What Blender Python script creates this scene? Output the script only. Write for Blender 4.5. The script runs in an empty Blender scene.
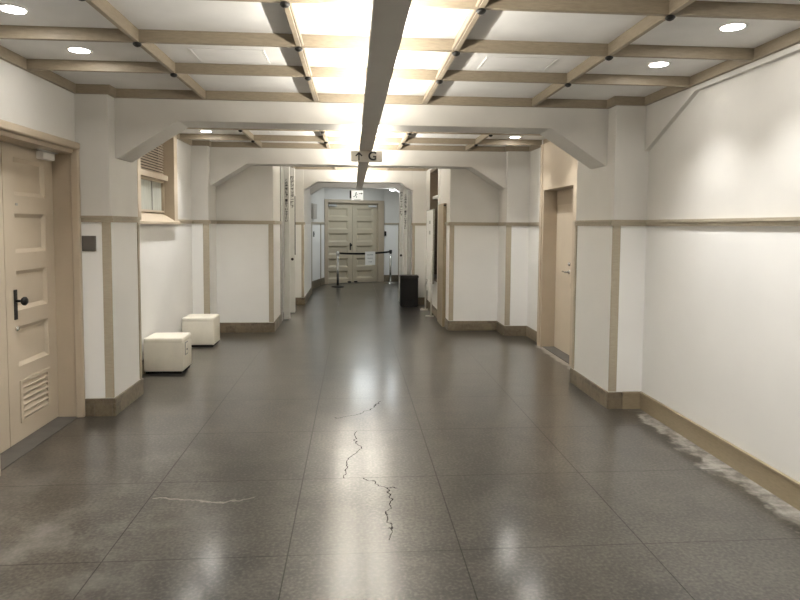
import bpy, bmesh, math, random
from mathutils import Vector, Matrix
random.seed(4)
C = bpy.context.scene.collection
PI = math.pi
IDENT = Matrix.Identity(4)

# ------------------------------------------------------------------ materials
def nt(name):
    m = bpy.data.materials.new(name); m.use_nodes = True
    t = m.node_tree; b = t.nodes['Principled BSDF']
    return m, t, b
def L(t, a, b): t.links.new(a, b)
def node(t, kind, **k):
    n = t.nodes.new(kind)
    for a, v in k.items(): setattr(n, a, v)
    return n
def mathn(t, op, a, b=None, clamp=False):
    n = t.nodes.new('ShaderNodeMath'); n.operation = op; n.use_clamp = clamp
    for i, v in enumerate((a, b)):
        if v is None: continue
        if isinstance(v, (int, float)): n.inputs[i].default_value = v
        else: t.links.new(v, n.inputs[i])
    return n.outputs[0]
def mixc(t, fac, a, b):
    n = t.nodes.new('ShaderNodeMix'); n.data_type = 'RGBA'
    for s, v in ((n.inputs[0], fac), (n.inputs[6], a), (n.inputs[7], b)):
        if isinstance(v, (int, float)): s.default_value = v
        elif isinstance(v, tuple): s.default_value = (*v, 1) if len(v) == 3 else v
        else: t.links.new(v, s)
    return n.outputs[2]
def noise(t, vec, scale, detail=4, rough=.55):
    n = t.nodes.new('ShaderNodeTexNoise'); n.inputs['Scale'].default_value = scale
    n.inputs['Detail'].default_value = detail; n.inputs['Roughness'].default_value = rough
    t.links.new(vec, n.inputs['Vector']); return n.outputs['Fac']
def ramp(t, fac, a, b, lo=0., hi=1.):
    n = t.nodes.new('ShaderNodeMapRange'); n.clamp = True
    t.links.new(fac, n.inputs[0])
    for i, v in zip((1, 2, 3, 4), (a, b, lo, hi)): n.inputs[i].default_value = v
    return n.outputs[0]
def bump(t, b, h, strength, dist=.002):
    n = t.nodes.new('ShaderNodeBump'); n.inputs['Strength'].default_value = strength
    n.inputs['Distance'].default_value = dist
    t.links.new(h, n.inputs['Height']); t.links.new(n.outputs[0], b.inputs['Normal'])
def plain(name, col, rough=.5, metal=0., var=.06, scale=6., bmp=.0, spec=.5):
    m, t, b = nt(name)
    g = node(t, 'ShaderNodeNewGeometry')
    f = noise(t, g.outputs['Position'], scale)
    lo = tuple(c*(1-var) for c in col); hi = tuple(min(1, c*(1+var)) for c in col)
    L(t, mixc(t, ramp(t, f, .3, .7), lo, hi), b.inputs['Base Color'])
    b.inputs['Roughness'].default_value = rough; b.inputs['Metallic'].default_value = metal
    b.inputs['Specular IOR Level'].default_value = spec
    if bmp: bump(t, b, noise(t, g.outputs['Position'], 90, 3), bmp)
    return m
def emit(name, col, s):
    m, t, b = nt(name)
    b.inputs['Base Color'].default_value = (.5, .5, .5, 1)
    b.inputs['Emission Color'].default_value = (*col, 1)
    b.inputs['Emission Strength'].default_value = s
    return m

def wall_paint():
    m, t, b = nt('plaster_two_tone')
    g = node(t, 'ShaderNodeNewGeometry'); s = node(t, 'ShaderNodeSeparateXYZ')
    L(t, g.outputs['Position'], s.inputs[0])
    low = mathn(t, 'LESS_THAN', s.outputs['Z'], 1.685)
    f = noise(t, g.outputs['Position'], 2.2, 5)
    up = mixc(t, ramp(t, f, .3, .7), (.65, .634, .597), (.70, .684, .647))
    lo = mixc(t, ramp(t, f, .3, .7), (.83, .824, .80), (.86, .854, .83))
    L(t, mixc(t, low, up, lo), b.inputs['Base Color'])
    b.inputs['Roughness'].default_value = .62; b.inputs['Specular IOR Level'].default_value = .3
    bump(t, b, noise(t, g.outputs['Position'], 60, 4), .12)
    return m
def wood(name, c1, c2, rough=.5):
    m, t, b = nt(name)
    g = node(t, 'ShaderNodeNewGeometry'); mp = node(t, 'ShaderNodeMapping')
    mp.inputs['Scale'].default_value = (7, 7, 40)
    L(t, g.outputs['Position'], mp.inputs[0])
    f = noise(t, mp.outputs[0], 3, 6)
    L(t, mixc(t, ramp(t, f, .3, .7), c1, c2), b.inputs['Base Color'])
    b.inputs['Roughness'].default_value = rough; b.inputs['Specular IOR Level'].default_value = .35
    bump(t, b, f, .08)
    return m
def tile_base():
    m, t, b = nt('brown_skirting_tile')
    g = node(t, 'ShaderNodeNewGeometry'); s = node(t, 'ShaderNodeSeparateXYZ')
    L(t, g.outputs['Position'], s.inputs[0])
    u = mathn(t, 'ADD', s.outputs['X'], s.outputs['Y'])
    cb = node(t, 'ShaderNodeCombineXYZ'); L(t, u, cb.inputs[0]); L(t, s.outputs['Z'], cb.inputs[1])
    br = node(t, 'ShaderNodeTexBrick')
    br.inputs['Scale'].default_value = 1; br.inputs['Brick Width'].default_value = .15
    br.inputs['Row Height'].default_value = .11; br.inputs['Mortar Size'].default_value = .004
    br.inputs['Color1'].default_value = (.05, .039, .024, 1); br.inputs['Color2'].default_value = (.17, .135, .088, 1)
    br.inputs['Mortar'].default_value = (.12, .1, .075, 1)
    L(t, cb.outputs[0], br.inputs['Vector'])
    f = noise(t, g.outputs['Position'], 22, 6, .7)
    L(t, mixc(t, ramp(t, f, .35, .7, 0, .75), br.outputs['Color'], (.22, .18, .12)), b.inputs['Base Color'])
    b.inputs['Roughness'].default_value = .4
    bump(t, b, f, .2)
    return m

SLAB_X = (-1.228, -.328, .55, 1.515)
SLAB_Y = [2.97 + .92*k for k in range(-6, 18)]
CRACKS = [
    [(.259, 5.63), (.185, 5.413), (.013, 5.217), (-.159, 5.144)],
    [(.02, 4.802), (.012, 4.596), (.05, 4.405), (-.024, 4.234), (-.051, 4.074), (-.068, 3.89)],
    [(.07, 3.885), (.139, 3.803), (.219, 3.738), (.281, 3.72)],
    [(.219, 3.738), (.226, 3.637), (.223, 3.49), (.198, 3.366), (.208, 3.249), (.193, 3.09)],
]
PALE_CRACK = [(-1.196, 3.668), (-.915, 3.611), (-.764, 3.589), (-.594, 3.632)]
def floor_mat():
    m, t, b = nt('polished_terrazzo')
    g = node(t, 'ShaderNodeNewGeometry'); P = g.outputs['Position']
    s = node(t, 'ShaderNodeSeparateXYZ'); L(t, P, s.inputs[0]); X, Y = s.outputs['X'], s.outputs['Y']
    big = noise(t, P, .8, 3, .5); mid = noise(t, P, 3.6, 6, .65); fine = noise(t, P, 55, 1, .5)
    col = mixc(t, ramp(t, big, .35, .65), (.014, .0122, .0095), (.042, .0375, .030))
    col = mixc(t, ramp(t, mid, .44, .66, 0, .65), col, (.075, .068, .056))
    col = mixc(t, ramp(t, fine, .50, .72, 0, .45), col, (.12, .111, .094))
    col = mixc(t, ramp(t, fine, .48, .28, 0, .7), col, (.008, .007, .006))
    # slab joints
    jx = None
    for x in SLAB_X:
        d = mathn(t, 'ABSOLUTE', mathn(t, 'SUBTRACT', X, x)); jx = d if jx is None else mathn(t, 'MINIMUM', jx, d)
    d = mathn(t, 'SUBTRACT', Y, 2.97); d = mathn(t, 'DIVIDE', d, .92)
    d = mathn(t, 'SUBTRACT', d, mathn(t, 'ROUND', d)); d = mathn(t, 'MULTIPLY', mathn(t, 'ABSOLUTE', d), .92)
    far = ramp(t, Y, 2, 12, .0027, .009)
    j = mathn(t, 'LESS_THAN', mathn(t, 'MINIMUM', jx, mathn(t, 'ADD', d, .0006)), far)
    # cracks: distance to broken lines, jittered by noise
    nz = node(t, 'ShaderNodeTexNoise'); nz.inputs['Scale'].default_value = 13; nz.inputs['Detail'].default_value = 4
    L(t, P, nz.inputs['Vector'])
    v1 = node(t, 'ShaderNodeVectorMath', operation='SUBTRACT'); L(t, nz.outputs['Color'], v1.inputs[0]); v1.inputs[1].default_value = (.5, .5, .5)
    v2 = node(t, 'ShaderNodeVectorMath', operation='MULTIPLY_ADD'); L(t, v1.outputs[0], v2.inputs[0])
    v2.inputs[1].default_value = (.10, .10, 0); L(t, P, v2.inputs[2])
    def seg(a, c):
        ba = Vector((c[0]-a[0], c[1]-a[1], 0))
        pa = node(t, 'ShaderNodeVectorMath', operation='SUBTRACT'); L(t, v2.outputs[0], pa.inputs[0]); pa.inputs[1].default_value = (a[0], a[1], 0)
        dt = node(t, 'ShaderNodeVectorMath', operation='DOT_PRODUCT'); L(t, pa.outputs[0], dt.inputs[0]); dt.inputs[1].default_value = ba/ba.length_squared
        h = mathn(t, 'ADD', dt.outputs['Value'], 0, True)
        sc = node(t, 'ShaderNodeVectorMath', operation='SCALE'); sc.inputs[0].default_value = ba; L(t, h, sc.inputs['Scale'])
        df = node(t, 'ShaderNodeVectorMath', operation='DISTANCE'); L(t, pa.outputs[0], df.inputs[0]); L(t, sc.outputs[0], df.inputs[1])
        return df.outputs['Value']
    def poly(lines):
        r = None
        for ln in lines:
            for a, c in zip(ln, ln[1:]):
                d = seg(a, c); r = d if r is None else mathn(t, 'MINIMUM', r, d)
        return r
    ck = mathn(t, 'LESS_THAN', poly(CRACKS), .0036)
    pale = ramp(t, poly([PALE_CRACK]), .012, .003, 0, .5)
    # pale residue along the right wall and worn sills
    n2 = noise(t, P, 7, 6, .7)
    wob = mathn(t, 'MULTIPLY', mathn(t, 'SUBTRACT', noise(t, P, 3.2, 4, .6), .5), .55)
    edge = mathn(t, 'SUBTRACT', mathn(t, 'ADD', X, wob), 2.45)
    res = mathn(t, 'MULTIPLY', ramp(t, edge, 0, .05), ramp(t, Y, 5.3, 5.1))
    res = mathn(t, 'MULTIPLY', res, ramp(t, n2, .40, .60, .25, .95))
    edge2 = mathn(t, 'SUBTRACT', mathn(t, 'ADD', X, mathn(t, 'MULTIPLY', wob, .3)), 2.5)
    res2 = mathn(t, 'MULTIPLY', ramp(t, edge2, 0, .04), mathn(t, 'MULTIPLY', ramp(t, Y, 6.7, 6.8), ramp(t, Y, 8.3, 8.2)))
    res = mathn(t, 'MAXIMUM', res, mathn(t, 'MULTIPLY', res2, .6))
    # faint smears left of the aisle
    sm = mathn(t, 'MULTIPLY', ramp(t, noise(t, P, 2.6, 5, .65), .48, .72, 0, .6), ramp(t, X, -.6, -1.2))
    sm = mathn(t, 'MULTIPLY', sm, ramp(t, Y, 4.6, 3.6))
    col = mixc(t, sm, col, (.19, .182, .165))
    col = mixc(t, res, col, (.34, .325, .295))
    col = mixc(t, pale, col, (.34, .32, .28))
    col = mixc(t, mathn(t, 'MULTIPLY', j, .75), col, (.010, .009, .008))
    col = mixc(t, ck, col, (.012, .011, .01))
    L(t, col, b.inputs['Base Color'])
    r = ramp(t, mid, .3, .75, .278, .31)
    r = mathn(t, 'ADD', r, mathn(t, 'MULTIPLY', res, .0), True)
    L(t, r, b.inputs['Roughness']); b.inputs['IOR'].default_value = 1.5; L(t, mathn(t, 'MULTIPLY', mathn(t, 'SUBTRACT', 1., mathn(t, 'MAXIMUM', res, mathn(t, 'MAXIMUM', mathn(t, 'MULTIPLY', j, .6), ck))), .8), b.inputs['Coat Weight']); L(t, ramp(t, big, .3, .7, .15, .20), b.inputs['Coat Roughness'])
    L(t, mathn(t, 'MULTIPLY', mathn(t, 'SUBTRACT', 1., mathn(t, 'MAXIMUM', mathn(t, 'MULTIPLY', j, .6), ck)), .5), b.inputs['Specular IOR Level'])
    return m
def louver_glass():
    m, t, b = nt('frosted_pane')
    g = node(t, 'ShaderNodeNewGeometry'); mp = node(t, 'ShaderNodeMapping'); mp.inputs['Scale'].default_value = (1, 14, 1.2)
    L(t, g.outputs['Position'], mp.inputs[0])
    f = noise(t, mp.outputs[0], 3, 4)
    L(t, mixc(t, ramp(t, f, .3, .7), (.42, .44, .40), (.54, .56, .51)), b.inputs['Base Color'])
    b.inputs['Roughness'].default_value = .25
    return m

M = dict(
    wall=wall_paint(),
    ceil=plain('ceiling_board', (.78, .77, .75), .8, var=.03, bmp=.08, spec=.2),
    plaster=plain('beam_plaster', (.64, .622, .585), .65, var=.05, scale=2.2, bmp=.1, spec=.3),
    wood=wood('tan_batten_wood', (.25, .205, .148), (.31, .26, .19)),
    rail=wood('dado_wood', (.36, .315, .24), (.42, .37, .285)),
    base=wood('tan_skirting_wood', (.25, .20, .13), (.30, .245, .165), .4),
    paint=plain('tan_door_paint', (.55, .47, .365), .42, var=.04, scale=3, bmp=.03),
    paint_far=plain('stone_door_paint', (.50, .44, .33), .45, var=.04, scale=3),
    frame=plain('tan_frame_paint', (.46, .385, .29), .45, var=.05, scale=3),
    tile=tile_base(), floor=floor_mat(),
    black=plain('black_metal', (.011, .010, .009), .45, .0, .1, spec=.35),
    dark=plain('black_plastic', (.010, .009, .009), .6, 0, .1, spec=.2),
    void=plain('dark_interior', (.01, .009, .008), .8),
    brown=wood('brown_window_wood', (.13, .10, .07), (.18, .14, .10)),
    chrome=plain('brushed_steel', (.62, .61, .58), .25, 1., .05),
    leather=plain('cream_leatherette', (.79, .75, .65), .45, var=.04, scale=9, bmp=.12),
    white=plain('white_enamel', (.78, .77, .74), .4, var=.02),
    grey=plain('pale_grey_steel', (.70, .695, .665), .45, var=.03),
    greyd=plain('mid_grey_steel', (.36, .36, .34), .5, var=.04),
    trough=plain('grey_trough_paint', (.58, .55, .50), .5, var=.03),
    sign=plain('beige_sign_plate', (.46, .43, .385), .5, var=.03),
    plaque=plain('bronze_plaque', (.12, .112, .10), .4, .3, .1),
    paper=plain('white_paper', (.82, .81, .78), .8, var=.01),
    ink=plain('black_ink', (.01, .01, .01), .6),
    green=plain('dark_sign_ink', (.01, .03, .02), .5),
    pane=louver_glass(),
    sill=plain('worn_grey_sill', (.075, .07, .062), .5, var=.18, scale=9),
    lamp=emit('lamp_lens', (1, .96, .9), 90),
    lamp_cool=emit('cool_lamp_lens', (.93, .97, 1), 9),
    tube=emit('fluorescent_tube', (1, .9, .74), 30),
    signlight=emit('sign_face', (.97, 1, .94), .5),
)

# ------------------------------------------------------------------ mesh building
class MB:
    def __init__(s, mat=IDENT): s.bm = bmesh.new(); s.m = mat
    def v(s, p): return s.bm.verts.new(s.m @ Vector(p))
    def box(s, x0, x1, y0, y1, z0, z1, bev=0, seg=2):
        x0, x1 = sorted((x0, x1)); y0, y1 = sorted((y0, y1)); z0, z1 = sorted((z0, z1))
        vs = [s.v((x, y, z)) for z in (z0, z1) for y in (y0, y1) for x in (x0, x1)]
        fs = [s.bm.faces.new([vs[i] for i in f]) for f in ((0, 2, 3, 1), (4, 5, 7, 6), (0, 1, 5, 4), (2, 6, 7, 3), (0, 4, 6, 2), (1, 3, 7, 5))]
        if bev:
            es = list({e for f in fs for e in f.edges})
            bmesh.ops.bevel(s.bm, geom=es, offset=bev, segments=seg, profile=.5, affect='EDGES')
        return s
    def prism(s, pts, axis, a, b):
        """pts: polygon in the two other axes (in xyz order), extruded along axis from a to b"""
        def P(q, w):
            q = list(q); q.insert('xyz'.index(axis), w); return s.v(q)
        A = [P(p, a) for p in pts]; B = [P(p, b) for p in pts]; n = len(pts)
        s.bm.faces.new(A); s.bm.faces.new(B[::-1])
        for i in range(n): s.bm.faces.new((A[i], B[i], B[(i+1) % n], A[(i+1) % n]))
        return s
    def quad(s, *p): s.bm.faces.new([s.v(q) for q in p]); return s
    def tube(s, pts, r, n=10, cap=True):
        pts = [Vector(p) for p in pts]; rings = []
        for i, p in enumerate(pts):
            d = (pts[min(i+1, len(pts)-1)] - pts[max(i-1, 0)]).normalized()
            u = d.orthogonal().normalized() if i == 0 else (rings_u - d*rings_u.dot(d)).normalized()
            rings_u = u; w = d.cross(u)
            rings.append([s.v(p + r*(math.cos(2*PI*k/n)*u + math.sin(2*PI*k/n)*w)) for k in range(n)])
        for a, b in zip(rings, rings[1:]):
            for k in range(n): s.bm.faces.new((a[k], a[(k+1) % n], b[(k+1) % n], b[k]))
        if cap: s.bm.faces.new(rings[0][::-1]); s.bm.faces.new(rings[-1])
        return s
    def lathe(s, prof, c, axis='z', n=24, sgn=1):
        """prof: (radius, height) list around axis through c"""
        ax = 'xyz'.index(axis); o = [i for i in range(3) if i != ax]; rings = []
        for r, h in prof:
            ring = []
            for k in range(n):
                q = [0, 0, 0]; q[ax] = c[ax] + sgn*h
                q[o[0]] = c[o[0]] + r*math.cos(2*PI*k/n); q[o[1]] = c[o[1]] + r*math.sin(2*PI*k/n)
                ring.append(s.v(q))
            rings.append(ring)
        for a, b in zip(rings, rings[1:]):
            for k in range(n): s.bm.faces.new((a[k], a[(k+1) % n], b[(k+1) % n], b[k]))
        s.bm.faces.new(rings[0][::-1]); s.bm.faces.new(rings[-1])
        return s
    def build(s, name, mat, parent=None, smooth=False):
        bmesh.ops.recalc_face_normals(s.bm, faces=s.bm.faces)
        if parent is not None:
            off = parent.matrix_basis.inverted()
            p = parent.parent
            while p is not None: off = off @ p.matrix_basis.inverted(); p = p.parent
            s.bm.transform(off)
        me = bpy.data.meshes.new(name); s.bm.to_mesh(me); s.bm.free()
        me.materials.append(M[mat] if isinstance(mat, str) else mat)
        if smooth:
            for f in me.polygons: f.use_smooth = True
        o = bpy.data.objects.new(name, me); C.objects.link(o)
        if parent is not None: o.parent = parent
        return o
def tag(o, label, cat, group=None, kind=None):
    o['label'] = label; o['category'] = cat
    if group: o['group'] = group
    if kind: o['kind'] = kind
    return o
def thing(name, label, cat, loc=(0, 0, 0), group=None, kind=None):
    o = bpy.data.objects.new(name, None); C.objects.link(o); o.location = loc; o.matrix_basis = Matrix.Translation(loc)
    o.empty_display_size = .1
    return tag(o, label, cat, group, kind)
def struct(mb, name, mat, label, cat): return tag(mb.build(name, mat), label, cat, None, 'structure')
def copy_tree(o, loc, label=None, parent=None):
    c = o.copy(); C.objects.link(c)
    if parent is not None: c.parent = parent
    else: c.location = loc
    if label: c['label'] = label
    for ch in [q for q in o.children]: copy_tree(ch, None, None, c)
    return c
def text_mesh(name, body, size, mat, parent, M4, line=1.0, extrude=.0008, bold=0.):
    cu = bpy.data.curves.new(name, 'FONT'); cu.body = body; cu.size = size; cu.align_x = 'CENTER'; cu.align_y = 'CENTER'
    cu.space_line = line; cu.extrude = extrude; cu.offset = bold
    tmp = bpy.data.objects.new(name + '_tmp', cu); C.objects.link(tmp)
    bpy.context.view_layer.update()
    dg = bpy.context.evaluated_depsgraph_get()
    me = bpy.data.meshes.new_from_object(tmp.evaluated_get(dg)); me.name = name
    bpy.data.objects.remove(tmp); bpy.data.curves.remove(cu)
    me.transform(parent.matrix_world.inverted() @ M4)
    me.materials.clear(); me.materials.append(M[mat])
    o = bpy.data.objects.new(name, me); C.objects.link(o); o.parent = parent
    return o
FACE_CAM = Matrix.Rotation(PI/2, 4, 'X')     # text in the XZ plane read from -Y

# ------------------------------------------------------------------ levels
XL, XR = -2.33, 2.63            # side walls
Z1, Z2 = 2.81, 2.855            # ceilings of the near and next bay
BT = .075                       # batten depth
B1, B1b = 5.45, 5.80            # first cross beam
B2, B2b = 9.05, 9.40            # second
B3, B3b = 12.65, 14.85
TOP = 3.05
# ------------------------------------------------------------------ floor, ceilings
struct(MB().box(-3.2, 3.3, -3.2, 19.5, -.12, 0), 'floor', 'floor', 'polished dark grey terrazzo floor in square slabs with cracks', 'floor')
c = MB().box(-2.9, 3.2, -3.2, B1b-.1, Z1, TOP)
c.box(-2.9, 3.2, B1b-.1, B2b, Z2, TOP); c.box(-2.9, 3.2, B2b, 19.5, 2.88, TOP)
ceiling = struct(c, 'ceiling', 'ceil', 'white ceiling boards between tan wooden battens', 'ceiling')

# ------------------------------------------------------------------ walls
w = MB()
w.box(-2.9, XL, -3.2, 4.0, 0, TOP).box(-2.9, XL, 4.0, 5.40, 2.28, TOP).box(-2.9, -2.6, 4.0, 5.4, 0, 2.29)
w.box(-2.9, XL, 5.4, 6.72, 0, TOP).box(-2.9, XL, 6.72, 7.97, 0, 1.66).box(-2.9, XL, 7.97, 9.5, 0, TOP).box(-2.9, -2.5, 6.72, 7.97, 1.66, TOP)
w.box(-2.9, -1.237, 9.40, 9.55, 0, TOP).box(-1.75, -1.237, 9.55, 10.3, 0, TOP).box(-1.75, -1.33, 10.3, 12.7, 0, TOP)
w.box(-1.75, -1.45, 12.7, 19.5, 0, TOP)
struct(w, 'wall_left', 'wall', 'white plastered left wall with grey upper band', 'wall')
w = MB()
w.box(XR, 3.2, -3.2, 6.84, 0, TOP).box(2.80, 3.2, 6.84, 8.14, 0, TOP).box(XR, 3.2, 8.14, 9.5, 0, TOP)
w.box(1.505, 3.2, 9.45, 9.6, 0, TOP).box(1.505, 1.9, 9.6, 10.72, 0, TOP).box(1.505, 1.9, 10.72, 12.0, 0, .64).box(1.505, 1.9, 12.0, 12.7, 0, TOP)
w.box(1.505, 1.9, 10.72, 12.0, 2.76, TOP).box(1.8, 1.9, 10.72, 12.0, .64, 2.76)
w.box(1.40, 1.9, 12.7, 19.5, 0, TOP)
struct(w, 'wall_right', 'wall', 'white plastered right wall with grey upper band', 'wall')
struct(MB().box(-2.9, 3.2, -3.3, -3.0, 0, TOP), 'wall_back', 'wall', 'white plaster wall behind the viewpoint', 'wall')

# oblique far wall with the double door, and the bent wall to its left
FA, FB = Vector((-.83, 17.15, 0)), Vector((.88, 17.95, 0))
fd = (FB - FA); FW = fd.length; fd.normalize(); fn = Vector((fd.y, -fd.x, 0))       # fn points back to the camera
MF = Matrix(((fd.x, fn.x, 0, FA.x), (fd.y, fn.y, 0, FA.y), (0, 0, 1, 0), (0, 0, 0, 1)))   # (u, d, z)
GA = Vector((-1.22, 15.30, 0)); gd = FA - GA; GW = gd.length; gd.normalize(); gn = Vector((gd.y, -gd.x, 0))
MG = Matrix(((gd.x, gn.x, 0, GA.x), (gd.y, gn.y, 0, GA.y), (0, 0, 1, 0), (0, 0, 0, 1)))
w = MB(MF).box(-.05, FW, -.3, -.12, 0, TOP).box(0, FW, -.14, 0, 2.40, TOP)
w.m = IDENT; w.box(.88, 1.75, 17.97, 18.2, 0, TOP)
struct(w, 'wall_end', 'wall', 'pale wall around the double door at the end', 'wall')
w = MB(MG).box(0, GW+.02, -.3, 0, 0, TOP); w.m = IDENT; w.box(-1.75, -1.22, 15.30, 15.6, 0, TOP)
struct(w, 'wall_angled', 'wall', 'bent white wall left of the far double door', 'wall')

# pillars
PL1, PR1 = -2.06, 2.32
PIL = [(-2.6, PL1, 5.31, 5.98, 'white pillar left of the aisle beside the panelled door'),
       (PR1, 2.9, 5.28, 6.2, 'white pillar on the right between long wall and flush tan door'),
       (-2.6, -2.09, 8.93, 9.42, 'white pillar behind the cream cubes at left'),
       (2.285, 2.9, 8.96, 9.47, 'white pillar on the right beyond the flush tan door'),
       (-1.7, -1.035, B3, B3b, 'narrow white pillar left of the roped passage to the double door'),
       (1.225, 1.85, B3, B3b, 'narrow white pillar behind the black box')]
for x0, x1, y0, y1, lab in PIL:
    struct(MB().box(x0, x1, y0, y1, 0, TOP, .006, 2), 'pillar', 'wall', lab, 'pillar')

# cross beams with sloped haunches
def beam(y0, y1, xl, xr, zb, hz, hw, lab):
    pts = [(xl-.1, TOP), (xl-.1, hz), (xl+.02, hz), (xl+hw, zb), (xr-hw, zb), (xr-.02, hz), (xr+.1, hz), (xr+.1, TOP)]
    b = MB().prism(pts, 'y', y0, y1)
    struct(b, 'beam', 'plaster', lab, 'beam')
beam(B1, B1b, PL1, PR1, 2.55, 2.222, .53, 'nearest plastered cross beam with sloped ends spanning the pillars')
beam(B2, B2b+.02, -2.09, 2.285, 2.55, 2.235, .53, 'second plastered cross beam just behind the arrow sign')
beam(B3+.004, 13.02, -1.035, 1.225, 2.56, 2.40, .27, 'low cross beam with sloped ends above the roped passage')
beam(14.5, B3b-.004, -1.035, 1.225, 2.56, 2.40, .27, 'farthest low cross beam in front of the double door')
b = MB().prism([(-3, TOP), (-3, 2.70), (4.5, 2.70), (5.275, 2.335), (5.4, 2.335), (5.4, TOP)], 'x', 2.592, 2.7)
struct(b, 'beam', 'plaster', 'shallow beam along the top of the right wall with sloped end', 'beam')

# ------------------------------------------------------------------ ceiling trim
def trim(mb, lab, mat='wood', cat='trim'):
    trim.n += 1
    return struct(mb, 'trim_%d' % trim.n, mat, lab, cat)
trim.n = 0
def bay(zc, ylo, yhi, pil_l, pil_r, xl, xr, LX, TY, word, knobs=True, pilx=(PL1, PR1)):
    zb = zc - BT; W = .03
    # perimeter
    p = MB()
    p.box(xl, xl+W, ylo, pil_l, zb, zc).box(xr-W, xr, ylo, pil_r, zb, zc)
    p.box(xl+W, pilx[0]+W, pil_l-W, pil_l, zb, zc).box(pilx[0], pilx[0]+W, pil_l, yhi, zb, zc)
    p.box(pilx[1]-W, xr-W, pil_r-W, pil_r, zb, zc).box(pilx[1]-W, pilx[1], pil_r, yhi, zb, zc)
    p.box(pilx[0]+W, pilx[1]-W, yhi-W, yhi, zb, zc)
    p.box(xl+W, xr-W, ylo, ylo+W, zb, zc)
    trim(p, 'tan wooden moulding around the edge of the %s ceiling bay' % word)
    for y, place in TY:
        trim(MB().box(xl+W, xr-W, y-.015, y+.015, zb+.001, zc, .002, 1), 'tan cross batten of the %s ceiling bay, %s' % (word, place))
    for x, place in LX:
        mb = MB().box(x-.0145, x+.0145, ylo+W, yhi-W, zb, zc, .002, 1)
        if abs(x) < 1:           # rounded bead along the side facing the light trough
            sx = 1 if x < 0 else -1
            mb.tube([(x+sx*.022, ylo+W, zb+.012), (x+sx*.022, yhi-W, zb+.012)], .010, 8)
            mb.tube([(x+sx*.02, ylo+W, zb+.030), (x+sx*.02, yhi-W, zb+.030)], .007, 8)
        o = trim(mb, 'tan long batten of the %s ceiling bay, %s' % (word, place))
        if knobs:
            for y, _ in TY:
                MB().lathe([(.012, .002), (.024, -.004), (.026, -.012), (.016, -.022), (.006, -.026)], (x, y, zb), 'z', 14).build('knob', 'black', o, True)
near_Y = [(4.535, 'nearest the cross beam'), (3.795, 'second from the cross beam'), (3.05, 'third from the cross beam'), (2.305, 'overhead'), (1.56, 'just behind the viewpoint'), (.815, 'farther behind the viewpoint'), (.07, 'fourth from the back wall'), (-.675, 'third from the back wall'), (-1.42, 'second from the back wall'), (-2.165, 'nearest the back wall')]
near_X = [(-1.295, 'leftmost'), (-.338, 'left of the light trough'), (.630, 'right of the light trough'), (1.61, 'rightmost')]
bay(Z1, -2.99, B1, 5.31, 5.28, XL, 2.592, near_X, near_Y, 'near')
next_Y = [(6.5, 'hidden by the near beam'), (7.40, 'middle one'), (8.29, 'nearest the second beam')]
next_X = [(-1.35, 'leftmost'), (-.380, 'left of the light trough'), (.665, 'right of the light trough'), (1.67, 'rightmost')]
bay(Z2, B1b, B2, 8.93, 8.96, XL, XR, next_X, next_Y, 'middle', True, (-2.09, 2.285))
far_X = [(-.39, 'left of the light trough'), (.68, 'right of the light trough')]
bay(2.88, 9.6, B3, B3-.001, B3-.001, -1.237, 1.505, far_X, [(10.4, 'first'), (11.5, 'second')], 'far', True, (-1.035, 1.225))

# small access hatches set in the ceiling boards
def hatch(x0, x1, y0, y1, z, lab):
    t = thing('access_hatch', lab, 'hatch', ((x0+x1)/2, (y0+y1)/2, z), 'ceiling access hatches')
    f = .012
    MB().box(x0, x1, y0, y0+f, z-.006, z).box(x0, x1, y1-f, y1, z-.006, z).box(x0, x0+f, y0+f, y1-f, z-.006, z).box(x1-f, x1, y0+f, y1-f, z-.006, z).build('frame', 'ceil', t)
    MB().box(x0+f+.004, x1-f-.004, y0+f+.004, y1-f-.004, z-.004, z).build('lid', 'ceil', t)
hatch(-1.09, -.60, 4.14, 4.47, Z1, 'square access hatch in the near ceiling left of the light trough')
hatch(.90, 1.40, 4.14, 4.47, Z1, 'square access hatch in the near ceiling right of the light trough')
hatch(-1.09, -.60, 7.85, 8.16, Z2, 'square access hatch in the farther ceiling left of the light trough')
hatch(.90, 1.40, 7.85, 8.16, Z2, 'square access hatch in the farther ceiling right of the light trough')

# ------------------------------------------------------------------ dado rails, strips, skirtings
RZ0, RZ1, RP = 1.668, 1.722, .028
def rail(segs, lab):
    m = MB()
    for (x0, y0), (x1, y1), (nx, ny) in segs:
        for p, za, zb in ((RP, RZ1-.022, RZ1), (RP*.6, RZ0, RZ1-.022)):
            xs = sorted((x0, x1)); ys = sorted((y0, y1))
            if nx: m.box(x0, x0+nx*p, ys[0]-(p if ny < 0 else 0), ys[1], za, zb)
            else: m.box(xs[0], xs[1], y0, y0+ny*p, za, zb)
    trim(m, lab, 'rail', 'dado rail')
rail([((XL, 5.31), (PL1+RP, 5.31), (0, -1)), ((PL1, 5.31), (PL1, 5.98), (1, 0))], 'dado rail around the left pillar beside the panelled door')
rail([((XL, 8.12), (XL, 8.93), (1, 0)), ((XL, 8.93), (-2.09+RP, 8.93), (0, -1)), ((-2.09, 8.93), (-2.09, 9.4), (1, 0)), ((-2.09, 9.4), (-1.237+RP, 9.4), (0, -1)), ((-1.237, 9.4), (-1.237, 10.3), (1, 0))], 'dado rail behind the cream cubes from window to passage')
rail([((XR, -3), (XR, 5.28), (-1, 0)), ((PR1-RP, 5.28), (XR, 5.28), (0, -1)), ((PR1, 5.28), (PR1, 6.2), (-1, 0)), ((XR, 6.2), (XR, 6.76), (-1, 0))], 'dado rail along the long right wall and its pillar')
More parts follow.
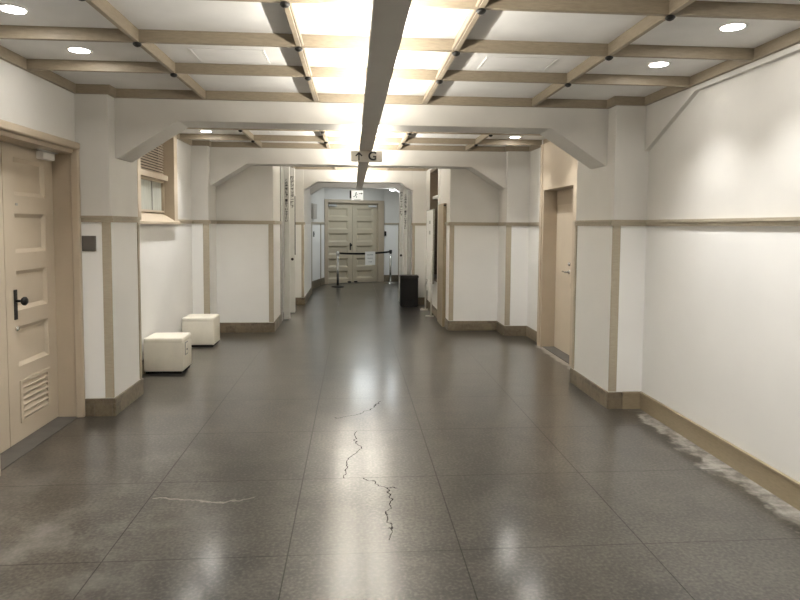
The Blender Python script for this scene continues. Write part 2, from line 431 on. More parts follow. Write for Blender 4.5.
rail([((XR, 8.2), (XR, 8.96), (-1, 0)), ((2.285-RP, 8.96), (XR, 8.96), (0, -1)), ((2.285, 8.96), (2.285, 9.45), (-1, 0)), ((1.505-RP, 9.45), (2.285, 9.45), (0, -1)), ((1.505, 9.45), (1.505, 9.8), (-1, 0))], 'dado rail on the right beyond the flush tan door')
rail([((1.225-RP, B3), (1.52, B3), (0, -1))], 'short dado rail on the pillar above the black box')
rail([((-1.3, B3), (-1.035+RP, B3), (0, -1))], 'short dado rail on the narrow pillar left of the roped passage')
m = MB(MG).box(.05, GW, 0, RP, 1.70, 1.75); m.m = IDENT; m.box(.89, 1.40, 17.97-RP, 17.97, 1.70, 1.75)
trim(m, 'dado rail on either side of the far double door', 'rail', 'dado rail')

SW = .068
def strip(x0, x1, y0, y1, lab, z0=.16, z1=RZ0):
    trim(MB().box(x0, x1, y0, y1, z0, z1), lab, 'rail', 'wall strip')
strip(PL1-SW, PL1+.006, 5.302, 5.31, 'tan upright strip at the front corner of the left pillar')
strip(PL1, PL1+.008, 5.94, 5.986, 'thin tan upright strip at the back edge of the left pillar')
strip(-2.09-SW*1.2, -2.084, 8.922, 8.93, 'tan upright strip on the pillar behind the cream cubes')
strip(-1.237-SW, -1.231, 9.392, 9.40, 'tan upright strip at the right end of the left wall panel')
strip(PR1-.006, PR1+SW, 5.272, 5.28, 'tan upright strip at the front corner of the right pillar')
strip(PR1-.008, PR1, 6.15, 6.206, 'thin tan upright strip at the back edge of the right pillar')
strip(2.279, 2.285+SW*1.1, 8.952, 8.96, 'tan upright strip on the pillar beyond the flush tan door')
strip(1.499, 1.505+SW, 9.442, 9.45, 'tan upright strip at the left end of the right wall panel')
strip(1.219, 1.225+.05, B3-.008, B3, 'tan upright strip on the pillar behind the black box')
strip(-1.035-.05, -1.029, B3-.008, B3, 'tan upright strip on the narrow pillar left of the roped passage')
for a, lab in ((.52, 'nearer'), (1.43, 'farther')):
    trim(MB(MG).box(a, a+.10, 0, .008, .2, 1.7), '%s tan upright strip on the bent wall left of the double door' % lab, 'rail', 'wall strip')
trim(MB().box(1.31, 1.36, 17.962, 17.97, .2, 1.7), 'tan upright strip right of the far double door', 'rail', 'wall strip')

def baseb(segs, name, lab, mat='tile', h=.155, p=.018, cap=True):
    m = MB()
    for x0, x1, y0, y1 in segs:
        m.box(x0, x1, y0, y1, 0, h, .004, 1)
    struct(m, name, mat, lab, 'skirting')
q = .018
baseb([(XL, PL1+q, 5.31-q, 5.31), (PL1, PL1+q, 5.31, 5.995)], 'baseboard_left_pillar', 'brown tiled skirting around the left pillar')
baseb([(XL, XL+q, 5.98, 8.93)], 'baseboard_left_wall', 'brown tiled skirting behind the cream cubes')
baseb([(XL, -2.09+q, 8.93-q, 8.93), (-2.09, -2.09+q, 8.93, 9.4), (-2.09+q, -1.237+q, 9.4-q, 9.4), (-1.237, -1.237+q, 9.4, 10.32)], 'baseboard_left_panel', 'brown tiled skirting under the left wall panel')
baseb([(PR1-q, PR1+.125, 5.28-q, 5.28), (PR1-q, PR1, 5.28, 6.22)], 'baseboard_right_pillar', 'brown tiled skirting around the right pillar')
baseb([(XR-q, XR, 6.2, 6.76)], 'baseboard_right_recess', 'brown skirting between right pillar and flush tan door')
baseb([(XR-q, XR, 8.2, 8.96), (2.285-q, XR, 8.96-q, 8.96), (2.285-q, 2.285, 8.96, 9.45-q), (1.505-q, 2.285, 9.45-q, 9.45), (1.505-q, 1.505, 9.45, 9.79)], 'baseboard_right_panel', 'brown tiled skirting under the right wall panel')
m = MB().box(XR-.020, XR, -3, 5.28, 0, .14).box(XR-.026, XR, -3, 5.28, .14, .158, .004, 1).box(PR1+.125, XR-.02, 5.258, 5.28, 0, .14).box(PR1+.125, XR-.026, 5.252, 5.28, .14, .158, .004, 1)
struct(m, 'baseboard_right', 'base', 'tan wooden skirting along the long right wall', 'skirting')
baseb([(1.225-q, 1.51, B3-q, B3), (1.505-q, 1.505, 10.45, B3-q)], 'baseboard_far_right', 'brown skirting by the black box')
baseb([(-1.3, -1.035+q, B3-q, B3), (-1.035, -1.035+q, B3, B3b)], 'baseboard_far_left', 'dark brown skirting of the narrow pillar left of the roped passage')
m = MB(MG).box(.0, GW, 0, q, 0, .2); m.m = IDENT; m.box(-1.45, -1.22, 15.28, 15.30, 0, .2)
struct(m, 'baseboard_end_left', 'tile', 'dark brown skirting of the bent wall by the far double door', 'skirting')
struct(MB().box(.89, 1.40, 17.95, 17.97, 0, .2), 'baseboard_end_right', 'tile', 'dark brown skirting right of the far double door', 'skirting')

# ------------------------------------------------------------------ doors
def panelled(mb, u0, u1, z0, z1, d0, d1, panels, rec=.022, mould=.03):
    """leaf from depth d0 (back) to d1 (face) in (u, d, z); panels share one u-span"""
    pu0, pu1 = panels[0][0], panels[0][1]
    mb.box(u0, pu0, d0, d1, z0, z1).box(pu1, u1, d0, d1, z0, z1)
    zs = [z0]
    for _, _, a, b in sorted(panels, key=lambda p: p[2]): zs += [a, b]
    zs.append(z1)
    for i in range(0, len(zs), 2): mb.box(pu0, pu1, d0, d1, zs[i], zs[i+1])
    for _, _, a, b in panels:
        f = d1 - rec
        mb.box(pu0, pu1, d0, f, a, b)
        k = mould
        A = [(pu0, d1-.004, a), (pu1, d1-.004, a), (pu1, d1-.004, b), (pu0, d1-.004, b)]
        B = [(pu0+k, f+.0005, a+k), (pu1-k, f+.0005, a+k), (pu1-k, f+.0005, b-k), (pu0+k, f+.0005, b-k)]
        for i in range(4): mb.quad(A[i], A[(i+1) % 4], B[(i+1) % 4], B[i])
    return mb
ML = Matrix(((0, 1, 0, 0), (1, 0, 0, 0), (0, 0, 1, 0), (0, 0, 0, 1)))       # (u=Y, d=X, z)
XD = -2.51
d1 = thing('door_1', 'cream panelled wooden door at left with louvre vent and black knob', 'door', (XD, 5.36, 0), None, 'structure')
leaf = MB(ML)
pan = [(4.70, 5.15, 1.86, 2.14), (4.70, 5.15, 1.43, 1.725), (4.70, 5.15, 1.0, 1.298), (4.70, 5.15, .575, .878), (4.70, 5.15, .14, .463)]
panelled(leaf, 4.56, 5.284, .012, 2.235, XD-.045, XD, pan)
leaf = leaf.build('leaf', 'paint', d1)
MB(ML).box(4.06, 4.553, XD-.045, XD, .012, 2.235).build('side_leaf', 'paint', d1)
v = MB(ML)
v.box(4.705, 5.145, XD-.02, XD+.006, .14, .165).box(4.705, 5.145, XD-.02, XD+.006, .44, .465).box(4.705, 4.735, XD-.02, XD+.006, .165, .44).box(5.115, 5.145, XD-.02, XD+.006, .165, .44)
for k in range(6):
    z = .172 + k*.045
    v.prism([(XD-.018, z+.028), (XD-.014, z+.034), (XD+.006, z+.006), (XD+.002, z)], 'x', 4.735, 5.115)
v.build('louvre_vent', 'paint', d1)
f = MB(ML)
f.box(5.286, 5.309, XD-.06, -2.30, 0, 2.30).box(5.262, 5.309, -2.36, -2.293, 0, 2.33, .012, 3)          # far jamb and casing
f.box(4.0, 4.06, XD-.06, -2.32, 0, 2.26).box(3.985, 4.055, -2.34, -2.295, 0, 2.325, .01, 3)
f.box(4.06, 5.286, XD-.06, -2.33, 2.235, 2.275).box(3.985, 5.309, -2.345, -2.288, 2.268, 2.33, .014, 3)
f.build('frame', 'frame', d1)
MB(ML).box(4.06, 5.286, XD-.05, -2.345, -.001, .006).build('sill', 'sill', d1)
h = MB(ML).box(4.655, 4.70, XD, XD+.006, .935, 1.16, .003, 1).build('lock_plate', 'black', d1)
MB(ML).lathe([(.010, 0), (.010, .035), (.022, .042), (.033, .055), (.033, .068), (.022, .078), (.006, .08)], (4.677, XD+.006, 1.075), 'y', 20).build('knob', 'black', h, True)
MB(ML).lathe([(.020, 0), (.020, .01), (.014, .016)], (4.685, XD, .868), 'y', 16).build('deadbolt', 'chrome', d1, True)
MB(ML).box(4.715, 4.745, XD, XD+.002, 1.785, 1.803).build('number_tab', 'greyd', d1)
cl = MB(ML).box(5.03, 5.22, XD, XD+.055, 2.165, 2.222, .004, 1).build('closer', 'white', d1)
MB(ML).box(4.95, 5.25, XD+.05, XD+.065, 2.226, 2.234).box(5.02, 5.24, XD+.02, XD+.05, 2.222, 2.230).build('closer_arm', 'white', cl)

# right flush door in its tall tan surround
XD2 = 2.765
MR = Matrix(((0, -1, 0, 0), (1, 0, 0, 0), (0, 0, 1, 0), (0, 0, 0, 1)))      # (u=Y, d=-X, z)
d2 = thing('door_2', 'flush tan door at right set deep in a tall tan surround', 'door', (XD2, 7.55, 0), None, 'structure')
MB(MR).box(7.0, 8.10, -XD2-.04, -XD2, .008, 1.955).build('leaf', 'paint', d2)
f = MB(MR)
f.box(6.84, 8.16, -2.81, -2.575, 2.152, 2.78)                       # panel above the opening
f.box(8.10, 8.16, -2.81, -2.575, 0, 2.152).box(8.155, 8.24, -2.64, -2.56, 0, 2.78)
f.box(6.84, 6.99, -2.81, -2.575, 0, 2.152).box(6.78, 6.86, -2.64, -2.56, 0, 2.78)
f.box(6.99, 8.10, -2.81, -2.76, 1.955, 2.152)
f.build('surround', 'frame', d2)
MB(MR).box(6.99, 8.10, -2.79, -2.60, -.001, .008).build('sill', 'sill', d2)
hd = MB(MR).lathe([(.027, 0), (.027, .008), (.012, .012), (.012, .045)], (7.585, -XD2, 1.075), 'y', 18).build('lever_handle', 'chrome', d2, True)
MB(MR).tube([(7.585, -XD2+.045, 1.075), (7.61, -XD2+.05, 1.075), (7.70, -XD2+.048, 1.078)], .010, 10).build('lever', 'chrome', hd, True)
MB(MR).lathe([(.026, 0), (.026, .012), (.018, .02)], (7.565, -XD2, 1.178), 'y', 18).build('deadbolt', 'chrome', d2, True)
MB(MR).box(7.49, 7.54, -XD2, -XD2+.003, .87, .935).build('old_lock_plate', 'frame', d2)

# far double door
d3 = thing('door_3', 'pair of stone coloured panelled doors at the end of the corridor', 'door', FA + fd*FW/2, None, 'structure')
U0, U1, UM = .10, FW-.19, (.10+FW-.19)/2
rows = [(1.91, 2.16), (1.55, 1.80), (1.19, 1.44), (.83, 1.08), (.47, .72), (.13, .36)]
for a, bq in ((U0, UM-.004), (UM+.004, U1)):
    mb = MB(MF); panelled(mb, a, bq, .012, 2.30, -.12, -.075, [(a+(.05 if a == U0 else .13), bq-.13, za, zb) for za, zb in rows], .036, .045)
    lf = mb.build('leaf', 'paint_far', d3)
    s = -1 if a == U0 else 1
    MB(MF).box(UM+s*.10-.05, UM+s*.10+.05, -.075, -.03, .012, .05, .006, 1).build('door_stop', 'black', lf)
    if s < 0:
        k = MB(MF).box(UM-.085, UM-.045, -.075, -.06, .95, 1.16, .003, 1).build('lock_plate', 'black', lf)
        MB(MF).lathe([(.012, 0), (.012, .035), (.03, .045), (.03, .06), (.01, .07)], (UM-.065, -.06, 1.10), 'y', 14).build('knob', 'black', k, True)
    cx = a+.16 if s < 0 else bq-.16
    MB(MF).box(cx-.13, cx+.13, -.075, -.02, 2.20, 2.26, .004, 1).build('closer', 'greyd' if s < 0 else 'grey', lf)
f = MB(MF).box(0, U0, -.14, .03, 0, 2.40, .006, 1).box(U1, FW, -.14, .03, 0, 2.40, .006, 1).box(U0, U1, -.14, .03, 2.305, 2.40, .006, 1)
f.build('frame', 'frame', d3)

# open tan door leaf seen edge-on by the right passage
d4 = thing('door_4', 'tan wooden door casing standing out beside the display board', 'door', (1.49, 10.1, 0), None, 'structure')
MB().box(1.452, 1.504, 9.80, 10.42, 0, 2.03, .004, 1).build('casing', 'base', d4)
MB().box(1.452, 1.49, 9.792, 9.80, 1.985, 2.005).build('latch', 'black', d4)

# ------------------------------------------------------------------ windows
w1 = thing('window_1', 'tan framed window at left with louvre above frosted panes', 'window', (XL, 7.4, 1.66), None, 'structure')
f = MB()
GX = -2.43
f.box(-2.47, -2.285, 7.95, 8.09, 1.66, 2.80).box(-2.47, -2.285, 6.64, 6.735, 1.66, 2.80)      # sides
f.box(-2.47, -2.36, 6.735, 7.95, 2.20, 2.27, .006, 1)                                          # transom
f.box(-2.47, GX+.02, 7.925, 7.95, 1.80, 2.20).box(-2.47, GX+.02, 6.735, 7.925, 2.175, 2.20).box(-2.47, GX+.02, 6.735, 7.925, 1.80, 1.825)
f.build('frame', 'frame', w1)
s_ = MB().prism([(-2.47, 1.655), (-2.262, 1.655), (-2.262, 1.685), (-2.47, 1.815)], 'y', 6.60, 8.12)
s_.m = IDENT
s_.build('sill', 'frame', w1)
for a, bq in ((6.735, 7.15), (7.165, 7.55), (7.565, 7.925)):
    MB().box(-2.47, GX-.01, a, bq, 1.825, 2.175).build('pane', 'pane', w1)
    if bq < 7.9: MB().box(-2.47, GX, bq, bq+.015, 1.825, 2.175).build('mullion', 'greyd', w1)
lv = MB()
for k in range(16):
    z = 2.275 + k*.032
    lv.prism([(GX-.008, z+.026), (GX-.006, z+.030), (GX+.018, z+.012), (GX+.018, z)], 'y', 6.735, 7.95)
lv.build('louvre', 'frame', w1)
MB().box(-2.495, -2.475, 6.735, 7.95, 2.27, 2.80).build('backing', 'void', w1)

w2 = thing('window_2', 'dark brown framed opening in the right passage wall behind the display board', 'window', (1.6, 11.36, .64), None, 'structure')
f = MB().box(1.50, 1.74, 10.72, 10.78, .64, 2.76).box(1.50, 1.74, 11.94, 12.0, .64, 2.76).box(1.50, 1.74, 10.78, 11.94, 2.70, 2.76).box(1.50, 1.74, 10.78, 11.94, .64, .70)
f.build('frame', 'brown', w2)
MB().box(1.55, 1.74, 10.9, 11.94, 2.19, 2.24).build('shelf', 'white', w2)
MB().box(1.72, 1.76, 10.78, 11.94, 2.24, 2.70).build('upper_panel', 'brown', w2)
MB().box(1.72, 1.76, 10.78, 11.94, .70, 2.19).build('pane', 'void', w2)
trim(MB().box(1.488, 1.505, 10.60, 10.74, .16, 2.78), 'white upright casing beside the dark brown opening', 'white', 'trim')

# ------------------------------------------------------------------ central light trough and lamps
tx0, tx1, tz0, tz1 = .051, .176, 2.40, 2.462
tr = thing('light_trough', 'long grey uplight trough hanging along the middle of the ceiling', 'light fitting', (.1135, 5, tz0))
e = .006
t_ = MB().prism([(tx0, tz0), (tx1, tz0), (tx1, tz1), (tx1-e, tz1), (tx1-e, tz0+e), (tx0+e, tz0+e), (tx0+e, tz1), (tx0, tz1)], 'y', -2.9, 12.64)
t_.build('channel', 'trough', tr)
def area_lamp(name, loc, sx, sy, w, col, up=True):
    l = bpy.data.lights.new(name, 'AREA'); l.shape = 'RECTANGLE'; l.size = sx; l.size_y = sy; l.energy = w; l.color = col
    o = bpy.data.objects.new(name, l); C.objects.link(o); o.location = loc
    if up: o.rotation_euler = (PI, 0, 0)
    return o
TUBES = [(-2.4, -1.25), (-.75, .4), (.95, 2.1), (2.45, 3.6), (3.95, 5.1), (5.45, 6.0), (6.25, 7.4), (7.7, 8.85), (9.7, 10.85), (11.1, 12.25)]
TW = 31.
for a, bq in TUBES:
    MB().tube([(.1135, a, 2.470), (.1135, bq, 2.470)], .0125, 10).build('tube', 'tube', tr, True)
    for h0 in (a-.03, bq): MB().box(.09, .137, h0, h0+.03, tz0+e, 2.482).build('tube_holder', 'white', tr)
    lamp = area_lamp('tube_light', (.1135, (a+bq)/2, 2.486), .028, bq-a, TW*(1 if a < 5.3 else 1.55 if a < 9 else 2.0)*(bq-a)/1.15, (1, .955, .87))
for y in (2.9, 6.05, 7.55, 10.97):
    for zc_ in ((Z1 if y < 5.6 else Z2 if y < 9.4 else 2.88),):
        MB().tube([(.1135, y, tz0+e), (.1135, y, zc_)], .005, 8).build('hanger_rod', 'grey', tr)

tr.location.x = .120; tr.rotation_euler.z = .0025      # the trough runs a touch askew
dl = thing('ceiling_light', '', 'ceiling light', (0, 0, 0), 'recessed round ceiling lights')
MB().lathe([(.062, -.004), (.078, -.006), (.082, -.003), (.082, 0), (.062, 0)], (0, 0, 0), 'z', 32).build('trim_ring', 'white', dl, True)
MB().lathe([(.0, -.0045), (.062, -.0045), (.062, -.001), (.0, -.001)], (0, 0, 0), 'z', 32).build('lens', 'lamp', dl)
SPOT_W = 84.
def spot(loc, w, col=(1, .985, .96), ang=100, blend=1.):
    l = bpy.data.lights.new('downlight', 'SPOT'); l.energy = w; l.color = col; l.spot_size = math.radians(ang); l.spot_blend = blend
    l.shadow_soft_size = .055
    o = bpy.data.objects.new('downlight', l); C.objects.link(o); o.location = loc
LIGHTS = [(-1.845, 3.50, Z1, 'round ceiling light at the top left corner, nearer of the two left ones'),
          (-1.83, 4.265, Z1, 'round ceiling light at left nearest the first cross beam'),
          (2.17, 3.40, Z1, 'round ceiling light at top right, nearer of the two right ones'),
          (2.15, 4.21, Z1, 'round ceiling light at right nearest the first cross beam'),
          (-1.90, 8.03, Z2, 'round ceiling light above the cream cubes, seen under the beam'),
          (2.15, 8.05, Z2, 'round ceiling light near the flush tan door, seen under the beam'),
          (-1.88, 6.95, Z2, 'round ceiling light hidden behind the first beam at left'),
          (2.15, 6.95, Z2, 'round ceiling light hidden behind the first beam at right'),
          (-1.80, 2.66, Z1, 'round ceiling light overhead at left of the viewpoint'),
          (2.13, 2.60, Z1, 'round ceiling light overhead at right of the viewpoint'),
          (-1.80, .6, Z1, 'round ceiling light behind the viewpoint at left'),
          (2.13, .6, Z1, 'round ceiling light behind the viewpoint at right')]
for i, (x, y, z, lab) in enumerate(LIGHTS):
    if i == 0: dl.location = (x, y, z); dl['label'] = lab
    else: copy_tree(dl, (x, y, z), lab)
    spot((x, y, z-.02), SPOT_W)
l_gap = bpy.data.lights.new('gap_fill_light', 'POINT'); l_gap.energy = 7; l_gap.shadow_soft_size = .06; l_gap.color = (1, .95, .87)  # added fill light without a fixture, brightens the gap between the low beams
o_gap = bpy.data.objects.new('gap_fill_light', l_gap); C.objects.link(o_gap); o_gap.location = (.1, 13.55, 2.74)
dm = thing('ceiling_light', 'small round surface lamp under the low far beam at right', 'ceiling light', (.93, 14.7, 2.56))
MB().lathe([(.085, 0), (.085, -.02), (.08, -.025)], (.93, 14.7, 2.56), 'z', 24).build('rim', 'white', dm, True)
MB().lathe([(.075, -.025), (.06, -.045), (.03, -.055), (.005, -.057)], (.93, 14.7, 2.56), 'z', 24).build('lens', 'lamp_cool', dm, True)
def point(loc, w, col, r=.08):
    l = bpy.data.lights.new('far_lamp', 'POINT'); l.energy = w; l.color = col; l.shadow_soft_size = r
    o = bpy.data.objects.new('far_lamp', l); C.objects.link(o); o.location = loc
point((.93, 14.7, 2.40), 5, (.92, .97, 1))
area_lamp('far_ceiling_lamp', (.3, 16.4, 2.84), .6, .6, 20, (.90, .97, 1), False)

# ------------------------------------------------------------------ signs
sg = thing('direction_sign', 'beige hanging sign with up arrow and letter G on the light trough', 'sign', (.1235, 6.1, 2.29))
MB().box(-.033, .280, 6.095, 6.107, 2.288, 2.400, .002, 1).build('plate', 'sign', sg)
a = MB()
ax, az = .047, 2.345
a.box(ax-.0065, ax+.0065, 6.0935, 6.095, 2.302, 2.376)
a.prism([(ax, 2.388), (ax-.036, 2.352), (ax-.026, 2.342), (ax, 2.368), (ax+.026, 2.342), (ax+.036, 2.352)], 'y', 6.0935, 6.095)
a.build('arrow', 'ink', sg)
bpy.context.view_layer.update()
text_mesh('letter', 'G', .118, 'ink', sg, Matrix.Translation((.182, 6.0945, 2.344)) @ FACE_CAM, 1.0, .0008, .0035)

ex = thing('exit_sign', 'small lit white exit sign at the far end of the light trough', 'sign', (.07, 12.8, 2.19))
MB().box(-.06, .195, 12.80, 12.86, 2.185, 2.395, .004, 1).build('housing', 'white', ex)
MB().box(-.052, .187, 12.796, 12.80, 2.197, 2.387).build('face', 'signlight', ex)
MB().box(-.092, -.06, 12.81, 12.85, 2.23, 2.395).build('bracket', 'black', ex)
g = MB()
g.box(.100, .165, 12.794, 12.796, 2.325, 2.337).prism([(.190-.01, 2.331), (.15, 2.352), (.15, 2.310)], 'y', 12.794, 12.796)
g.build('arrow', 'ink', ex)
g = MB()     # running figure at a doorway
g.lathe([(.012, 0), (.012, .002)], (.045, 12.794, 2.352), 'y', 14)
for p0, p1 in (((.045, 2.335), (.030, 2.295)), ((.030, 2.295), (.055, 2.270)), ((.055, 2.270), (.045, 2.240)), ((.030, 2.295), (.010, 2.270)), ((.010, 2.270), (-.018, 2.262)), ((.042, 2.328), (.015, 2.318)), ((.042, 2.328), (.072, 2.312))):
    g.tube([(p0[0], 12.796, p0[1]), (p1[0], 12.796, p1[1])], .006, 6)
g.build('pictogram', 'green', ex)
MB().box(.0, .14, 12.794, 12.796, 2.203, 2.209).build('line', 'ink', ex)

pq = thing('wall_plaque', 'dark bronze square plaque on the left pillar', 'plaque', (-2.235, 5.31, 1.48))
MB().box(-2.292, -2.178, 5.299, 5.31, 1.422, 1.552, .002, 1).build('plate', 'plaque', pq)
MB().box(-2.285, -2.185, 5.2975, 5.299, 1.430, 1.544).build('face', 'plaque', pq)

# ------------------------------------------------------------------ cream cube stools
def stool(y0, lab, strap):
    t = thing('cube_stool', lab, 'stool', (-2.105, y0+.18, 0), 'cream cube stools')
    x0, x1, y1 = -2.309, -1.885, y0+.375
    MB().box(x0+.02, x1-.02, y0+.02, y1-.02, 0, .035).build('plinth', 'dark', t)
    MB().box(x0, x1, y0, y1, .028, .35, .012, 4).build('body', 'leather', t, True)
    MB().box(x0+.001, x1-.001, y0+.001, y1-.001, .31, .402, .020, 4).build('cushion_top', 'leather', t, True)
    z = .368
    MB().tube([(x0+.01, y0+.001, z), (x1-.006, y0+.001, z), (x1-.001, y0+.006, z), (x1-.001, y1-.01, z)], .003, 6).build('seam', 'leather', t, True)
    if strap:
        yc = y0+.15
        h = MB().box(x1, x1+.003, yc-.055, yc+.055, .19, .335).build('handle_frame', 'greyd', t)
        MB().box(x1+.002, x1+.005, yc-.04, yc+.04, .203, .322).build('handle_recess', 'leather', h)
        MB().box(x1+.003, x1+.008, yc-.007, yc+.015, .24, .258).build('handle_latch', 'black', h)
stool(6.78, 'cream cube stool with side handle, nearer to the viewer', True)
stool(8.28, 'plain cream cube stool, farther back by the pillar', False)

# ------------------------------------------------------------------ black box
bx = thing('black_box', 'black upright box standing by the narrow right pillar', 'box', (1.135, 12.4, 0))
MB().box(.955, 1.315, 12.28, 12.55, .01, .60, .012, 3).build('body', 'dark', bx)
MB().box(.945, 1.325, 12.27, 12.56, .595, .645, .012, 3).build('lid', 'black', bx)
MB().box(.975, 1.295, 12.275, 12.54, 0, .02).build('base', 'black', bx)

# ------------------------------------------------------------------ display board on a stand
ds = thing('display_board', 'white display board on a tube stand against the right passage wall', 'board', (1.43, 11.35, 0))
MB().box(1.425, 1.445, 10.87, 11.83, .62, 1.955, .003, 1).build('board', 'white', ds)
MB().box(1.420, 1.450, 10.855, 10.872, .61, 1.965).box(1.420, 1.450, 11.828, 11.845, .61, 1.965).box(1.420, 1.450, 10.872, 11.828, 1.955, 1.967).box(1.420, 1.450, 10.872, 11.828, .608, .622).build('edge_frame', 'chrome', ds)
for y in (10.93, 11.80):
    lg = MB().tube([(1.41, y, .02), (1.41, y, .72), (1.415, y, 1.2)], .017, 10).build('leg', 'grey', ds, True)
    MB().tube([(1.31, y, .014), (1.46, y, .014)], .018, 10).build('foot', 'grey', lg, True)
MB().tube([(1.41, 10.93, .50), (1.41, 11.1, .60), (1.41, 11.36, .63), (1.41, 11.62, .60), (1.41, 11.80, .50)], .015, 10).build('brace', 'grey', ds, True)
MB().box(1.40, 1.41, 11.5, 11.55, .2, .42).build('clip', 'black', ds)
for za, zb in ((1.70, 1.76), (1.50, 1.57)): MB().box(1.4235, 1.425, 11.25, 11.45, za, zb).build('label', 'greyd', ds)

# ------------------------------------------------------------------ rope barrier
P1, P2 = Vector((-.435, 16.40, 0)), Vector((1.06, 17.50, 0))
posts = []
for p, lab in ((P1, 'chrome barrier post at the left end of the black belt'), (P2, 'chrome barrier post at the right end of the black belt')):
    t = thing('barrier_post', lab, 'barrier post', p, 'belt barrier posts')
    MB().lathe([(.17, 0), (.17, .012), (.10, .028), (.03, .04)], p, 'z', 28).build('base', 'black' if p is P1 else 'chrome', t, True)
    MB().lathe([(.032, .03), (.032, .90)], p, 'z', 16).build('pole', 'chrome', t, True)
    MB().lathe([(.04, .87), (.042, .88), (.042, .955), (.034, .965)], p, 'z', 16).build('belt_head', 'black' if p is P2 else 'chrome', t, True)
    posts.append(t)
dv = (P2 - P1); ln = dv.length; dv.normalize()
bl = MB()
N = 16
for i in range(N):
    for_ = []
    for k in (i, i+1):
        s = .024 + .950*k/N; p = P1 + dv*ln*s; sag = .035*4*s*(1-s)
        for_.append((p, .915 - sag))
    (pa, za), (pb, zb) = for_
    nrm = Vector((dv.y, -dv.x, 0))*.002
    A = [pa+nrm+Vector((0, 0, za-.026)), pa-nrm+Vector((0, 0, za-.026)), pa-nrm+Vector((0, 0, za+.026)), pa+nrm+Vector((0, 0, za+.026))]
    B = [pb+nrm+Vector((0, 0, zb-.026)), pb-nrm+Vector((0, 0, zb-.026)), pb-nrm+Vector((0, 0, zb+.026)), pb+nrm+Vector((0, 0, zb+.026))]
    for j in range(4): bl.quad(A[j], A[(j+1) % 4], B[(j+1) % 4], B[j])
bl.build('belt', 'dark', posts[0])
s0, s1 = .50, .69
n_ = Vector((dv.y, -dv.x, 0)); pc = P1 + dv*ln*(s0+s1)/2
MP = Matrix(((dv.x, n_.x, 0, pc.x), (dv.y, n_.y, 0, pc.y), (0, 0, 1, 0), (0, 0, 0, 1)))
ntc = thing('notice', 'white paper notice hanging on the black barrier belt', 'notice', pc + Vector((0, 0, .56)))
hw = .178
MB(MP).box(-hw, hw, .004, .008, .555, .935).box(-hw, hw, -.008, .008, .930, .935).build('sheet', 'paper', ntc)
rnd = random.Random(3)
for z, wd, hh in ((.845, .11, .035), (.745, .10, .026), (.645, .06, .026)):
    x = -wd; ik = MB(MP)
    while x < wd - .01:
        ww = rnd.uniform(.012, .03); ik.box(x, min(x+ww, wd), .008, .009, z-hh*rnd.uniform(.35, .6), z+hh*rnd.uniform(.35, .6)); x += ww + .010
    ik.build('printed_line', 'greyd', ntc)

# ------------------------------------------------------------------ folded fire-door leaves with vertical lettering
def fire_leaf(x0, x1, y0, y1, z1, lab, body=None, tz=2.3, size=.06, lock=True, gap_side=0, mat='grey'):
    t = thing('fire_door_leaf', lab, 'fire door', ((x0+x1)/2, (y0+y1)/2, 0), 'folded fire door leaves')
    MB().box(x0, x1, y0, y1, .012, z1, .004, 2).build('leaf', mat, t)
    MB().box(x0+.01, x1-.01, y0+.02, y1-.02, 0, .02).build('bottom_seal', 'greyd', t)
    if lock:
        xc = (x0+x1)/2
        MB().lathe([(.026, 0), (.026, .006), (.018, .012)], (xc, y0, 1.02), 'y', 14, -1).build('lock', 'black', t, True)
    if gap_side:
        xs = x1 if gap_side > 0 else x0
        MB().box(xs-.001, xs+gap_side*.012, y0+.01, y0+.05, 1.10, 2.2).build('gap_shade_strip', 'void', t)  # near-black strip standing in for the shadowed recess beside the leaf
    if body:
        bpy.context.view_layer.update()
        n = len(body)
        text_mesh('lettering', '\n'.join(body), size, 'ink', t, Matrix.Translation(((x0+x1)/2, y0-.001, tz - size*1.12*n/2)) @ FACE_CAM, 1.0, .0008, size*.035)
fire_leaf(-1.318, -1.222, 10.32, 10.60, 2.70, 'plain grey fire door leaf nearest the left wall end', None, lock=False, mat='greyd')
fire_leaf(-1.218, -1.118, 10.63, 10.74, 2.70, 'grey fire door leaf at left with small vertical lettering', 'この場所に物を置かないで下さい', 2.50, .050, False)
fire_leaf(-1.195, -1.110, 11.47, 11.60, 2.72, 'grey fire door leaf at left with bold vertical lettering and lock', '防火シャッター降下', 2.60, .066, True, 1)
fire_leaf(1.130, 1.205, 12.78, 12.86, 2.40, 'plain grey fire door leaf nearest the right narrow pillar', None, lock=False, mat='greyd')
fire_leaf(1.058, 1.128, 12.90, 13.00, 2.44, 'grey fire door leaf at right with small vertical lettering', 'この場所に物を置かないで下さい', 2.38, .050, False)
fire_leaf(.985, 1.055, 13.10, 13.22, 2.48, 'grey fire door leaf at right with bold vertical lettering and lock', '防火シャッター降下', 2.42, .058, True)

# ------------------------------------------------------------------ small wall fittings
wb = thing('wall_box', 'grey beige rectangular box high on the bent far wall', 'wall box', MG @ Vector((.62, .0, 1.85)))
MB(MG).box(.40, .80, .001, .09, 1.83, 2.22, .006, 1).build('case', 'sign', wb)
MB(MG).box(.43, .77, .09, .096, 1.86, 2.19).build('cover', 'sign', wb)
sw = thing('switch_plate', 'small dark switch on the bent far wall below the dado rail', 'switch', MG @ Vector((.75, 0, 1.4)))
MB(MG).box(.72, .80, .001, .02, 1.36, 1.50).build('plate', 'greyd', sw); MB(MG).box(.74, .78, .02, .026, 1.40, 1.46).build('rocker', 'black', sw)
sw = thing('intercom', 'small black handset on the wall right of the far double door', 'intercom', (.93, 17.95, 1.4))
MB().box(.90, .955, 17.93, 17.97, 1.36, 1.50, .004, 1).build('body', 'black', sw); MB().box(.908, .947, 17.925, 17.93, 1.40, 1.48).build('cover', 'dark', sw)
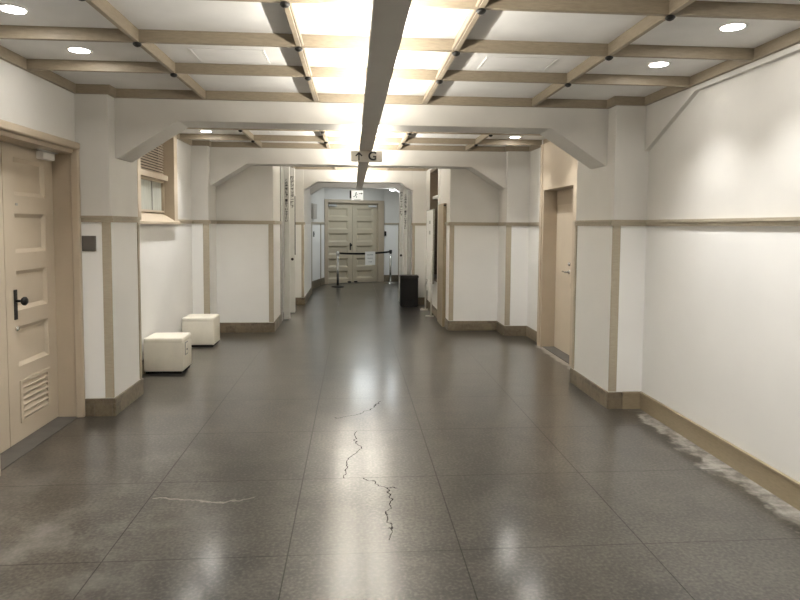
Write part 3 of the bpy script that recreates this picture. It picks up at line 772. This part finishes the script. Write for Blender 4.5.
sw = thing('switch_box', 'white switch box on the right wall beside the flush tan door', 'switch', (XR-.02, 8.32, 1.38))
MB().box(XR-.05, XR, 8.26, 8.37, 1.325, 1.445, .004, 1).build('case', 'white', sw); MB().box(XR-.056, XR-.05, 8.29, 8.34, 1.36, 1.41).build('rocker', 'paper', sw)
MB().box(XR-.02, XR, 8.30, 8.33, 1.0, 1.325).build('cable_cover', 'grey', sw)
cd = thing('conduit', 'white pipe running down the wall left of the flush tan door', 'conduit', (XR-.035, 8.29, 1.72))
MB().tube([(XR-.03, 8.27, 2.855), (XR-.03, 8.27, 1.735)], .014, 10).build('pipe', 'white', cd, True)
MB().lathe([(.02, 0), (.03, .005), (.03, .04), (.02, .05)], (XR-.03, 8.27, 1.722), 'z', 14).build('end_cap', 'white', cd, True)

# ------------------------------------------------------------------ world, camera, view
wd = bpy.data.worlds.new('World'); bpy.context.scene.world = wd; wd.use_nodes = True
wd.node_tree.nodes['Background'].inputs[0].default_value = (.5, .5, .5, 1)
wd.node_tree.nodes['Background'].inputs[1].default_value = .02

F, CX, CY, VP, ROLL = 605., 400., 262., (354., 226.), math.radians(.4)
dx, dy = VP[0]-CX, -(VP[1]-CY)
cs, sn = math.cos(ROLL), math.sin(ROLL)
ux, uy = cs*dx - sn*dy, sn*dx + cs*dy
TH = math.atan(uy/F); PSI = math.atan(-ux/F*math.cos(TH))
fw = Vector((math.sin(PSI)*math.cos(TH), math.cos(PSI)*math.cos(TH), -math.sin(TH)))
r0 = Vector((math.cos(PSI), -math.sin(PSI), 0)); u0 = r0.cross(fw)
rt = cs*r0 + sn*u0; up = -sn*r0 + cs*u0
cam = bpy.data.cameras.new('Camera'); cam.sensor_width = 36; cam.lens = F/800*36
cam.shift_y = -(300-CY)/800
co = bpy.data.objects.new('Camera', cam); C.objects.link(co)
co.matrix_world = Matrix(((rt.x, up.x, -fw.x, 0), (rt.y, up.y, -fw.y, 0), (rt.z, up.z, -fw.z, 1.65), (0, 0, 0, 1)))
cam.clip_start = .02
sc = bpy.context.scene; sc.camera = co
sc.view_settings.view_transform = 'Standard'; sc.view_settings.look = 'None'
sc.view_settings.exposure = .15; sc.view_settings.gamma = 1; sc.view_settings.use_curve_mapping = False
